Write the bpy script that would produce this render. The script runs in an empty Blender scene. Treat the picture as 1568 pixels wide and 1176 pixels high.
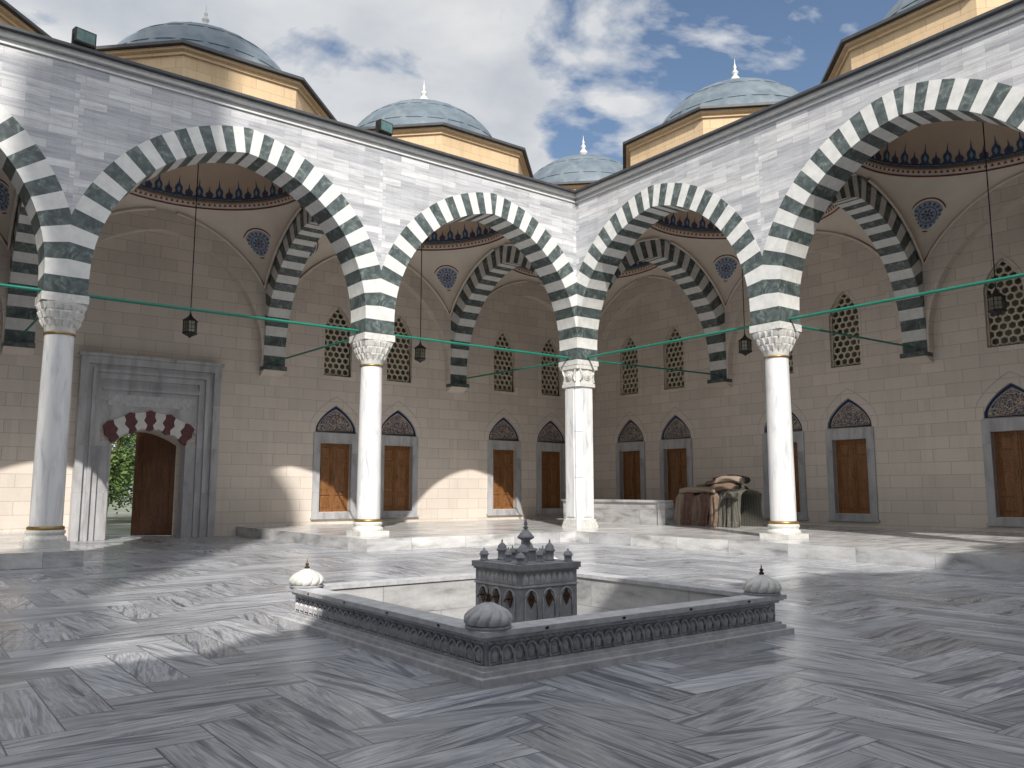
import bpy, bmesh, math, random
from math import sin, cos, pi, sqrt, radians, acos, atan2
from mathutils import Vector, Matrix
random.seed(7)
sc = bpy.context.scene
sc.view_settings.view_transform = 'Standard'
sc.view_settings.look = 'None'
sc.view_settings.exposure = 0
COL = sc.collection

# ------------------------------------------------------------------ materials
def set_ramp(r, stops):
    while len(r.elements) > 1: r.elements.remove(r.elements[-1])
    def c4(c): return (c, c, c, 1) if isinstance(c, (int, float)) else (*c, 1)
    r.elements[0].position = stops[0][0]; r.elements[0].color = c4(stops[0][1])
    for p, c in stops[1:]:
        e = r.elements.new(p); e.color = c4(c)
class NT:
    def __init__(s, name):
        m = bpy.data.materials.new(name); m.use_nodes = True
        s.m = m; s.t = m.node_tree; s.b = s.t.nodes['Principled BSDF']
    def n(s, typ, **kw):
        nd = s.t.nodes.new(typ)
        for k, v in kw.items(): setattr(nd, k, v)
        return nd
    def l(s, a, b):
        s.t.links.new(a, b)
    def math(s, op, a, b=None, c=None):
        nd = s.n('ShaderNodeMath', operation=op)
        for i, x in enumerate((a, b, c)):
            if x is None: continue
            if isinstance(x, (int, float)): nd.inputs[i].default_value = x
            else: s.l(x, nd.inputs[i])
        return nd.outputs[0]
    def mix(s, f, a, b, typ='MIX'):
        nd = s.n('ShaderNodeMix', data_type='RGBA', blend_type=typ)
        for i, x in ((0, f), (6, a), (7, b)):
            if isinstance(x, (int, float)): nd.inputs[i].default_value = x
            elif isinstance(x, tuple): nd.inputs[i].default_value = (*x, 1)
            else: s.l(x, nd.inputs[i])
        return nd.outputs[2]
    def ramp(s, f, stops):
        nd = s.n('ShaderNodeValToRGB'); set_ramp(nd.color_ramp, stops)
        s.l(f, nd.inputs[0]); return nd.outputs[0]
    def uv(s, sx=1, sy=1, sz=1, coord='UV'):
        tc = s.n('ShaderNodeTexCoord'); mp = s.n('ShaderNodeMapping')
        mp.inputs['Scale'].default_value = (sx, sy, sz)
        s.l(tc.outputs[coord], mp.inputs[0]); return mp.outputs[0]
    def noise(s, vec, scale, detail=4, rough=.55, dist=0):
        nd = s.n('ShaderNodeTexNoise')
        nd.inputs['Scale'].default_value = scale; nd.inputs['Detail'].default_value = detail
        nd.inputs['Roughness'].default_value = rough; nd.inputs['Distortion'].default_value = dist
        s.l(vec, nd.inputs['Vector']); return nd.outputs['Fac']
    def bump(s, h, strength=.3, dist=.02):
        nd = s.n('ShaderNodeBump'); nd.inputs['Strength'].default_value = strength
        nd.inputs['Distance'].default_value = dist
        s.l(h, nd.inputs['Height']); s.l(nd.outputs[0], s.b.inputs['Normal'])
    def col(s, c):
        if isinstance(c, tuple): s.b.inputs['Base Color'].default_value = (*c, 1)
        else: s.l(c, s.b.inputs['Base Color'])
    def rough(s, r):
        if isinstance(r, (int, float)): s.b.inputs['Roughness'].default_value = r
        else: s.l(r, s.b.inputs['Roughness'])

def simple(name, c, r=.6, var=.12, scale=6, metal=0, bump=0, coord='Object', c2=None):
    t = NT(name); v = t.uv(coord=coord)
    f = t.noise(v, scale, 6)
    c2 = c2 or tuple(x*(1-var*2) for x in c)
    t.col(t.mix(t.ramp(f, [(.3, 0), (.7, 1)]), c2, c)); t.rough(r)
    t.b.inputs['Metallic'].default_value = metal
    if bump: t.bump(f, bump, .01)
    return t.m

def brickmat(name, c1, c2, mort, bw, rh, ms, rough=.6, streak=None, coord='UV', bumps=.3, stain=0):
    t = NT(name); v = t.uv(coord=coord)
    b = t.n('ShaderNodeTexBrick'); b.offset = .5; b.offset_frequency = 2; b.squash = 1
    t.l(v, b.inputs['Vector'])
    b.inputs['Color1'].default_value = (*c1, 1); b.inputs['Color2'].default_value = (*c2, 1)
    b.inputs['Mortar'].default_value = (*mort, 1)
    b.inputs['Scale'].default_value = 1; b.inputs['Mortar Size'].default_value = ms
    b.inputs['Mortar Smooth'].default_value = .1
    b.inputs['Brick Width'].default_value = bw; b.inputs['Row Height'].default_value = rh
    c = b.outputs['Color']
    if streak:
        sx, sy, amt = streak
        sep = t.n('ShaderNodeSeparateColor'); t.l(c, sep.inputs[0])
        add = t.n('ShaderNodeVectorMath', operation='ADD')
        cmb = t.n('ShaderNodeCombineXYZ'); t.l(t.math('MULTIPLY', sep.outputs[0], 60.), cmb.inputs[2])
        t.l(t.uv(sx, sy, 1, coord), add.inputs[0]); t.l(cmb.outputs[0], add.inputs[1])
        f = t.noise(add.outputs[0], 1, 6, .6, .3)
        c = t.mix(1, c, t.ramp(f, [(.32, 1-amt), (.46, 1-amt*.3), (.62, 1.06)]), 'MULTIPLY')
    big = t.noise(v, .35, 4)
    c = t.mix(1, c, t.ramp(big, [(.3, .90), (.7, 1.05)]), 'MULTIPLY')
    if stain:
        g = t.noise(t.uv(3.0, .25, 1, coord), 1, 6, .65)
        c = t.mix(1, c, t.ramp(g, [(.30, 1-stain), (.5, 1.0)]), 'MULTIPLY')
    fine = t.noise(v, 25, 3)
    c = t.mix(1, c, t.ramp(fine, [(.3, .94), (.7, 1.04)]), 'MULTIPLY')
    t.col(c); t.rough(rough)
    t.bump(t.math('SUBTRACT', 1, b.outputs['Fac']), bumps, .006)
    return t.m

FAC = brickmat('facade_marble', (.43,.44,.47), (.70,.70,.71), (.38,.38,.40), .85, .17, .004, .45, (1.2, 14, .32), stain=.12)
LIME = brickmat('limestone_wall', (.65,.582,.515), (.735,.655,.58), (.45,.395,.34), .95, .36, .007, .75, None, stain=.08)
DRUM = brickmat('yellow_limestone', (.60,.44,.26), (.68,.50,.31), (.46,.34,.21), .7, .25, .006, .75, None, stain=.18)
PLAT = brickmat('platform_marble', (.52,.52,.53), (.69,.68,.67), (.34,.34,.35), 1.5, .75, .005, .22, (1.1, 3.4, .60))
FRM = brickmat('grey_marble_frame', (.43,.43,.45), (.52,.52,.53), (.36,.36,.37), 3., 1.3, .003, .4, (4, 1.0, .35))
WHITE = simple('white_marble_voussoir', (.74,.74,.72), .45, .10, 5, coord='UV')
def dark_marble():
    t = NT('dark_green_marble'); v = t.uv()
    f = t.noise(v, 4.5, 8, .70, 1.0)
    t.col(t.ramp(f, [(.30,(.032,.042,.045)), (.48,(.068,.088,.088)), (.58,(.115,.145,.14)), (.66,(.22,.26,.245)), (.8,(.38,.40,.38))])); t.rough(.38)
    return t.m
DARK = dark_marble()
PLAS = simple('vault_plaster', (.74,.66,.575), .8, .05, 1.5)
DOMEIN = simple('inner_dome_plaster', (.62,.49,.38), .8, .06, 1.2)
def shaft():
    t = NT('column_marble'); v = t.uv(2, 2, .35, 'Object')
    f = t.noise(v, 1.9, 8, .62, 1.8)
    t.col(t.ramp(f, [(.30,(.46,.47,.50)), (.42,(.64,.65,.67)), (.52,(.74,.74,.745)), (.8,(.79,.79,.78))])); t.rough(.22)
    return t.m
SHAFT = shaft()
CARVE = simple('carved_white_stone', (.72,.71,.68), .55, .14, 12)
BRASS = simple('brass', (.42,.28,.10), .4, .2, 10, metal=.7)
BRONZE = simple('dark_bronze', (.10,.055,.03), .4, .2, 10, metal=.4)
def lead():
    t = NT('lead_roof'); v = t.uv(coord='Object')
    f = t.noise(v, 2.2, 6, .6, .5)
    t.col(t.ramp(f, [(.3,(.085,.11,.14)), (.5,(.125,.16,.19)), (.7,(.175,.20,.22)), (.85,(.22,.19,.16))])); t.rough(.5)
    t.b.inputs['Metallic'].default_value = .1
    return t.m
LEAD = lead()
ROOFEDGE = simple('dark_lead_edge', (.07,.075,.085), .5, .2, 5)
GREEN = simple('green_tie_rod', (.008,.19,.13), .4, .1, 3)
REDL = simple('dark_red_paint', (.22,.045,.032), .7, .1, 9)
BLUE = simple('blue_paint', (.05,.11,.22), .7, .15, 9)
BLUEN = simple('navy_glaze', (.018,.035,.11), .35, .15, 9)
BLUEL = simple('pale_blue_paint', (.34,.38,.46), .7, .15, 9)
BLACK = simple('black_iron', (.015,.015,.017), .45, .1, 9)
GLASSD = simple('dark_window_glass', (.30,.28,.20), .25, .3, 1.3)
LATT = simple('window_lattice_plaster', (.64,.57,.46), .75, .1, 8)
REDST = simple('porphyry_red_stone', (.14,.04,.045), .45, .2, 8)
def woodm(name, a, c_):
    t = NT(name); v = t.uv(14, 1.2, 1, 'UV')
    f = t.noise(v, 1.2, 6, .6, .6)
    c = t.ramp(f, [(.3, a), (.7, c_)])
    w = t.n('ShaderNodeTexVoronoi', feature='DISTANCE_TO_EDGE'); t.l(t.uv(16, 16, 1, 'UV'), w.inputs['Vector']); w.inputs['Scale'].default_value = 1
    c = t.mix(1, c, t.ramp(w.outputs[0], [(.02, .62), (.12, 1.0)]), 'MULTIPLY')
    t.col(c); t.rough(.42); t.bump(w.outputs[0], .5, .01)
    return t.m
WOOD = woodm('carved_wood', (.18,.075,.026), (.33,.15,.052))
WOODD = woodm('door_wood', (.09,.035,.012), (.19,.08,.028))
def tilem():
    t = NT('calligraphy_tile'); v = t.uv(coord='UV')
    f = t.noise(v, 9, 1.2, .45, 2.4)
    g = t.noise(v, 19, 1.0, .4, 1.5)
    line = t.ramp(f, [(.44, 0), (.46, 1), (.525, 1), (.545, 0)])
    dots = t.ramp(g, [(.58, 0), (.61, 1)])
    c = t.mix(dots, (.016,.028,.085), (.20,.24,.32))
    c = t.mix(line, c, (.58,.44,.29))
    t.col(c); t.rough(.3); return t.m
TILE = tilem()
def fountm(name, a, b_, c_):
    t = NT(name); v = t.uv(coord='Object')
    f = t.noise(v, 9, 7, .65, .4); g = t.noise(v, 60, 3)
    c = t.ramp(f, [(.3,a), (.55,b_), (.75,c_)])
    t.col(c); t.rough(.5); t.bump(g, .25, .004); return t.m
FOUN = fountm('fountain_stone', (.23,.23,.255), (.33,.33,.355), (.44,.44,.45))
FOUL = fountm('fountain_rim_marble', (.37,.37,.395), (.52,.52,.54), (.66,.65,.65))
def floorm():
    t = NT('courtyard_marble_slabs')
    uvn = t.n('ShaderNodeUVMap'); sp = t.n('ShaderNodeSeparateXYZ'); t.l(uvn.outputs[0], sp.inputs[0])
    at = t.n('ShaderNodeAttribute', attribute_name='tint'); sc_ = t.n('ShaderNodeSeparateColor'); t.l(at.outputs['Color'], sc_.inputs[0])
    u, v = sp.outputs[0], sp.outputs[1]; r1, r2, r3 = sc_.outputs[0], sc_.outputs[1], sc_.outputs[2]
    slope = t.math('MULTIPLY', t.math('SUBTRACT', r2, .5), 6.0)
    def vec(ku, kv, off):
        cb = t.n('ShaderNodeCombineXYZ')
        t.l(t.math('ADD', t.math('MULTIPLY', u, ku), t.math('MULTIPLY', r1, 60)), cb.inputs[0])
        t.l(t.math('ADD', t.math('MULTIPLY', v, kv), t.math('MULTIPLY', u, slope)), cb.inputs[1])
        t.l(t.math('ADD', t.math('MULTIPLY', r3, 35), off), cb.inputs[2]); return cb.outputs[0]
    f = t.noise(vec(.7, 10, 0.), 1.2, 3, .5, .35)
    c = t.ramp(f, [(.30,(.15,.16,.195)), (.40,(.25,.26,.30)), (.455,(.50,.51,.54)), (.50,(.33,.34,.38)), (.55,(.54,.55,.57)), (.61,(.28,.29,.33)), (.68,(.58,.59,.60))])
    g = t.noise(vec(1.0, 22, 9.), 1.2, 4, .6, .3)
    c = t.mix(1, c, t.ramp(g, [(.36, .62), (.46, 1.0), (.60, 1.06)]), 'MULTIPLY')
    c = t.mix(1, c, t.ramp(r3, [(0, .70), (1, 1.14)]), 'MULTIPLY')
    L, W = 1.28, .32
    d = t.math('MINIMUM', t.math('MINIMUM', u, t.math('SUBTRACT', L, u)), t.math('MINIMUM', v, t.math('SUBTRACT', W, v)))
    j = t.ramp(t.math('MULTIPLY', d, 100), [(.3, 0), (.55, 1)])
    c = t.mix(j, (.10,.10,.11), c)
    ob = t.uv(coord='Object')
    big = t.noise(ob, .5, 5, .6)
    c = t.mix(1, c, t.ramp(big, [(.35, .88), (.65, 1.05)]), 'MULTIPLY')
    t.col(c)
    rr = t.noise(ob, 1.1, 5, .6)
    t.rough(t.math('ADD', t.ramp(rr, [(.3,.17), (.7,.36)]), t.math('MULTIPLY', r2, .08)))
    t.bump(j, .2, .003)
    return t.m
FLOOR = floorm()
GROUND = simple('outer_paving', (.24,.24,.21), .85, .15, .6, c2=(.07,.10,.04))
LEAF = simple('foliage', (.12,.20,.04), .6, .3, 1.8, c2=(.04,.085,.018))
BARK = simple('bark', (.10,.07,.045), .85, .2, 8)
FGLASS = simple('floodlight_glass', (.10,.20,.20), .12, .2, 9)
def carpet(name, a, b, c3):
    t = NT(name); v = t.uv(coord='UV')
    w = t.n('ShaderNodeTexWave', wave_type='BANDS', bands_direction='X'); t.l(v, w.inputs[0]); w.inputs['Scale'].default_value = 3.2; w.inputs['Distortion'].default_value = 1.5
    k = t.n('ShaderNodeTexVoronoi', distance='MANHATTAN'); t.l(v, k.inputs['Vector']); k.inputs['Scale'].default_value = 7
    c = t.mix(t.ramp(w.outputs[0], [(.4, 0), (.6, 1)]), a, b)
    c = t.mix(t.ramp(k.outputs[0], [(.2, 1), (.26, 0)]), c, c3)
    t.col(c); t.rough(.95); t.bump(t.noise(v, 60, 3), .5, .01); return t.m
CARP = [carpet('carpet_red', (.15,.072,.058), (.12,.075,.060), (.25,.17,.13)),
        carpet('carpet_brown', (.17,.115,.085), (.20,.14,.105), (.09,.05,.042)),
        carpet('carpet_grey', (.075,.075,.064), (.11,.108,.09), (.20,.13,.09)),
        carpet('carpet_backing', (.26,.20,.155), (.29,.23,.18), (.20,.15,.11))]

# ------------------------------------------------------------------ mesh tools
class MB:
    def __init__(s): s.v = []; s.f = []; s.m = []; s.s = []; s.mats = []
    def mi(s, mat):
        if mat not in s.mats: s.mats.append(mat)
        return s.mats.index(mat)
    def face(s, pts, mat, smooth=False):
        i = len(s.v); s.v += [tuple(p) for p in pts]; s.f.append(list(range(i, i+len(pts)))); s.m.append(s.mi(mat)); s.s.append(smooth)
    def raw(s, verts, faces, mat, smooth=False):
        i = len(s.v); s.v += [tuple(p) for p in verts]
        for f in faces: s.f.append([i+k for k in f]); s.m.append(s.mi(mat)); s.s.append(smooth)
    def box(s, x0, x1, y0, y1, z0, z1, mat):
        vs = [(x,y,z) for x in (x0,x1) for y in (y0,y1) for z in (z0,z1)]
        s.raw(vs, [(0,1,3,2),(4,6,7,5),(0,4,5,1),(2,3,7,6),(0,2,6,4),(1,5,7,3)], mat)
    def prism(s, poly, d0, d1, mat, axis='y', smooth=False):
        n = len(poly)
        def P(p, d):
            return (p[0], d, p[1]) if axis == 'y' else ((d, p[0], p[1]) if axis == 'x' else (p[0], p[1], d))
        vs = [P(p, d0) for p in poly] + [P(p, d1) for p in poly]
        s.raw(vs, [tuple(range(n)), tuple(range(2*n-1, n-1, -1))] + [(i, n+i, n+(i+1) % n, (i+1) % n) for i in range(n)], mat, smooth)
    def lathe(s, prof, n, mat, cx=0, cy=0, smooth=True, rf=None, a0=0):
        vs = []
        for (r, z) in prof:
            for i in range(n):
                a = 2*pi*i/n + a0; k = rf(a, z, i) if rf else 1
                vs.append((cx+r*k*cos(a), cy+r*k*sin(a), z))
        fs = []
        for j in range(len(prof)-1):
            for i in range(n):
                fs.append((j*n+i, j*n+(i+1) % n, (j+1)*n+(i+1) % n, (j+1)*n+i))
        s.raw(vs, fs, mat, smooth)
    def tube(s, pts, r, mat, n=6, closed=False):
        pts = [Vector(p) for p in pts]; N = len(pts); vs = []
        for i, p in enumerate(pts):
            a = pts[(i-1) % N] if (closed or i > 0) else p; b = pts[(i+1) % N] if (closed or i < N-1) else p
            t = (b-a).normalized(); up = Vector((0,0,1)) if abs(t.z) < .95 else Vector((1,0,0))
            u = t.cross(up).normalized(); w = t.cross(u).normalized()
            for k in range(n):
                q = p + (u*cos(2*pi*k/n) + w*sin(2*pi*k/n))*r; vs.append(q)
        fs = []
        for i in range(N if closed else N-1):
            for k in range(n):
                j = (i+1) % N
                fs.append((i*n+k, i*n+(k+1) % n, j*n+(k+1) % n, j*n+k))
        s.raw(vs, fs, mat, True)
    def ring(s, ho, hi, z0, z1, mat, cx=0, cy=0):
        o = [(-ho,-ho),(ho,-ho),(ho,ho),(-ho,ho)]; q = [(-hi,-hi),(hi,-hi),(hi,hi),(-hi,hi)]
        vs = [(cx+x,cy+y,z) for z in (z0,z1) for L in (o,q) for x,y in L]
        fs = []
        for i in range(4):
            j = (i+1) % 4
            fs += [(i,j,8+j,8+i),(4+i,12+i,12+j,4+j),(8+i,8+j,12+j,12+i),(i,4+i,4+j,j)]
        s.raw(vs, fs, mat)
    def mesh(s, name, uv=True, recalc=True):
        me = bpy.data.meshes.new(name); me.from_pydata(s.v, [], s.f)
        for m in s.mats: me.materials.append(m)
        me.polygons.foreach_set('material_index', s.m); me.polygons.foreach_set('use_smooth', s.s)
        me.update()
        if recalc:
            bm = bmesh.new(); bm.from_mesh(me); bmesh.ops.recalc_face_normals(bm, faces=bm.faces); bm.to_mesh(me); bm.free()
        if uv: boxuv(me)
        return me
def boxuv(me):
    if not me.uv_layers: me.uv_layers.new(name='UVMap')
    L = me.uv_layers[0].data; V = me.vertices
    for p in me.polygons:
        n = p.normal; ax = max(range(3), key=lambda i: abs(n[i]))
        for li in p.loop_indices:
            c = V[me.loops[li].vertex_index].co
            L[li].uv = (c.y, c.z) if ax == 0 else ((c.x, c.z) if ax == 1 else (c.x, c.y))
def obj(name, me, parent=None, loc=(0,0,0), rot=0):
    o = bpy.data.objects.new(name, me); o.location = loc; o.rotation_euler = (0,0,rot)
    COL.objects.link(o)
    if parent: o.parent = parent
    return o
def empty(name, loc=(0,0,0), rot=0):
    e = obj(name, None, None, loc, rot); e.empty_display_size = .5; return e
def parch(w, z0, zs, zt, n=8, cx=0):
    h = w/2; rise = zt-zs; R = (h*h+rise*rise)/(2*h); A = math.asin(min(1, rise/R))
    if R < h: A = pi - A if rise > R else A
    p = [(cx-h, z0), (cx+h, z0)]
    right = [(cx+h-R+R*cos(A*i/n), zs+R*sin(A*i/n)) for i in range(n+1)]
    left = [(2*cx-x, z) for x, z in right[:-1]][::-1]
    return p + right + left
def ogee(w, z0, zs, zt, n=10, cx=0):
    h = w/2; H = zt-zs; p = [(cx-h, z0), (cx+h, z0)]
    right = []
    for i in range(n+1):
        t = cos(pi/2*i/n)
        if i == n: t = 0
        z = .86*(1-t**1.55)**.62 + .14*(1-t)**2.6
        right.append((cx+h*t, zs+H*z))
    left = [(2*cx-x, z) for x, z in right[:-1]][::-1]
    return p + right + left
def clip(poly, x, keep_less):
    out = []; n = len(poly); ins = lambda p: (p[0] <= x+1e-9) if keep_less else (p[0] >= x-1e-9)
    for i in range(n):
        a, b = poly[i], poly[(i+1) % n]
        if ins(a): out.append(a)
        if ins(a) != ins(b):
            t = (x-a[0])/(b[0]-a[0]); out.append((x, a[1]+t*(b[1]-a[1])))
    return out

# ------------------------------------------------------------------ arcade parts
S = 7.0; ZS = 5.25; STILT = .35; E = .4; HS = 3.1; R = HS+E; TH = .6; ZC = ZS+STILT
def zout(x, th=TH): return ZC + sqrt(max(0, (R+th)**2-(abs(x)+E)**2))
def arch_mesh(name, d0, d1, ztop, spm, stripes=True, proud=.01):
    b = MB(); W = S/2
    A = acos(E/(R+TH)); NST = 20
    ws = [1.22-.42*i/(NST-1) for i in range(NST)]; ws[-1] *= .5
    tot = sum(ws); acc = [0]
    for w_ in ws: acc.append(acc[-1]+w_/tot*A)
    def half(sgn):
        stones = [([(HS,ZS),(W,ZS),(W,ZC),(HS,ZC)], 0)]
        for i in range(NST):
            a0 = acc[i]; a1 = acc[i+1]; q = 3
            inn = [(-E+R*cos(a0+(a1-a0)*k/q), ZC+R*sin(a0+(a1-a0)*k/q)) for k in range(q+1)]
            ou = [(-E+(R+TH)*cos(a0+(a1-a0)*k/q), ZC+(R+TH)*sin(a0+(a1-a0)*k/q)) for k in range(q+1)]
            poly = inn + ou[::-1]
            poly = clip(clip(poly, W, True), 0, False)
            if len(poly) >= 3: stones.append((poly, i+1))
        for poly, i in stones:
            m = (DARK if i % 2 == 0 else WHITE) if stripes else spm
            b.prism([(sgn*x, z) for x, z in poly], d0-proud, d1+proud, m)
    half(1); half(-1)
    N = 40
    for i in range(N):
        x0 = -W+S*i/N; x1 = -W+S*(i+1)/N
        z0, z1 = zout(x0), zout(x1)
        for d in (d0, d1): b.face([(x0,d,z0),(x1,d,z1),(x1,d,ztop),(x0,d,ztop)], spm)
        b.face([(x0,d0,ztop),(x1,d0,ztop),(x1,d1,ztop),(x0,d1,ztop)], spm)
    return b.mesh(name, recalc=False)
M_FAC = arch_mesh('facade_arch', -.4, .4, 10.2, FAC)
M_TRANS = arch_mesh('transverse_arch', -.34, .34, 10.2, PLAS)
M_BLIND = arch_mesh('blind_wall_arch', -.14, .16, 10.2, LIME, False, 0)

def column_mesh():
    b = MB()
    b.box(-.385,.385,-.385,.385,.28,.38,CARVE)
    b.lathe([(.375,.38),(.385,.41),(.37,.46),(.335,.48),(.33,.51),(.355,.54),(.35,.58),(.325,.60)], 32, CARVE)
    b.lathe([(.325,.60),(.332,.61),(.332,.655),(.30,.67)], 32, BRASS)
    b.lathe([(.292,.66),(.29,1.5),(.282,3.0),(.268,4.46)], 40, SHAFT)
    b.lathe([(.27,4.45),(.29,4.455),(.29,4.485),(.275,4.5)], 32, BRASS)
    def sq(k):
        def f(a, z, i):
            m = 1/max(abs(cos(a)), abs(sin(a))); return 1+(min(m,1.3)-1)*k
        return f
    b.lathe([(.27,4.5),(.30,4.62)], 32, CARVE)
    tiers = [(.305,4.62,.36,4.76,0.1),(.355,4.76,.40,4.92,.45),(.385,4.92,.42,5.08,.85)]
    for r0,z0,r1,z1,k in tiers: b.lathe([(r0*.96,z0),(r0,z0+.03),(r1,z1-.02),(r1,z1)], 48, CARVE, rf=sq(k), smooth=False)
    for t, (r0,z0,r1,z1,k) in enumerate(tiers):
        n = 16; f = sq(k)
        for i in range(n):
            a = 2*pi*(i+.5*(t % 2))/n; w = 2*pi*r0/n*.46
            rr = lambda r: r*f(a,0,0)
            c, s_ = cos(a), sin(a)
            def P(rad, tan, z): return (rad*c-tan*s_, rad*s_+tan*c, z)
            ro = rr(r1)+.03; ri = rr(r0)-.02
            b.raw([P(ro,0,z1-.03),P(ri+.03,-w,z1-.05),P(ri+.03,w,z1-.05),P(ri+.02,0,z0-.03),P(ri,0,z1)],
                  [(0,1,3),(0,3,2),(0,4,1),(0,2,4)], CARVE)
    b.box(-.425,.425,-.425,.425,5.08,5.245,CARVE)
    return b.mesh('column')
M_COL = column_mesh()
def pier_mesh():
    b = MB()
    def oct_(h, c): return [(-h+c,-h),(h-c,-h),(h,-h+c),(h,h-c),(h-c,h),(-h+c,h),(-h,h-c),(-h,-h+c)]
    b.prism(oct_(.43,.1), .28, .36, CARVE, 'z'); b.prism(oct_(.41,.1), .36, .44, CARVE, 'z'); b.prism(oct_(.385,.1), .44, .52, CARVE, 'z')
    b.prism(oct_(.345,.11), .52, 4.45, SHAFT, 'z')
    for sx, sy in ((-1,0),(0,-1),(1,0),(0,1)):
        if sx: b.box(*sorted((sx*.33, sx*.37)), -.16,.16,.6,4.4,SHAFT)
        else: b.box(-.16,.16,*sorted((sy*.33, sy*.37)),.6,4.4,SHAFT)
    for z in (1.75, 3.1): b.prism(oct_(.352,.11), z, z+.012, FRM, 'z')
    b.prism(oct_(.40,.1), 4.45, 4.55, CARVE, 'z')
    b.prism(oct_(.37,.08), 4.55, 4.98, CARVE, 'z')
    b.prism(oct_(.42,.03), 4.98, 5.10, CARVE, 'z'); b.box(-.43,.43,-.43,.43,5.10,5.245,CARVE)
    for k in range(4):
        a = k*pi/2; c, s_ = cos(a), sin(a)
        def T(r, t, z): return (r*c-t*s_, r*s_+t*c, z)
        for rad, d in ((.15,.40),(.10,.425),(.05,.45)):
            n = 16
            vs = [T(d, rad*cos(2*pi*i/n), 4.80+rad*sin(2*pi*i/n)) for i in range(n)] + [T(.36, rad*cos(2*pi*i/n), 4.80+rad*sin(2*pi*i/n)) for i in range(n)]
            b.raw(vs, [tuple(range(n))]+[(i,(i+1)%n,n+(i+1)%n,n+i) for i in range(n)], CARVE)
        for sg in (-1,1):
            b.tube([T(.385, sg*.30, 5.0), T(.40, sg*.24, 4.86), T(.385, sg*.2, 4.7), T(.38,sg*.28,4.6)], .03, CARVE)
    return b.mesh('corner_pier')
M_PIER = pier_mesh()

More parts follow.
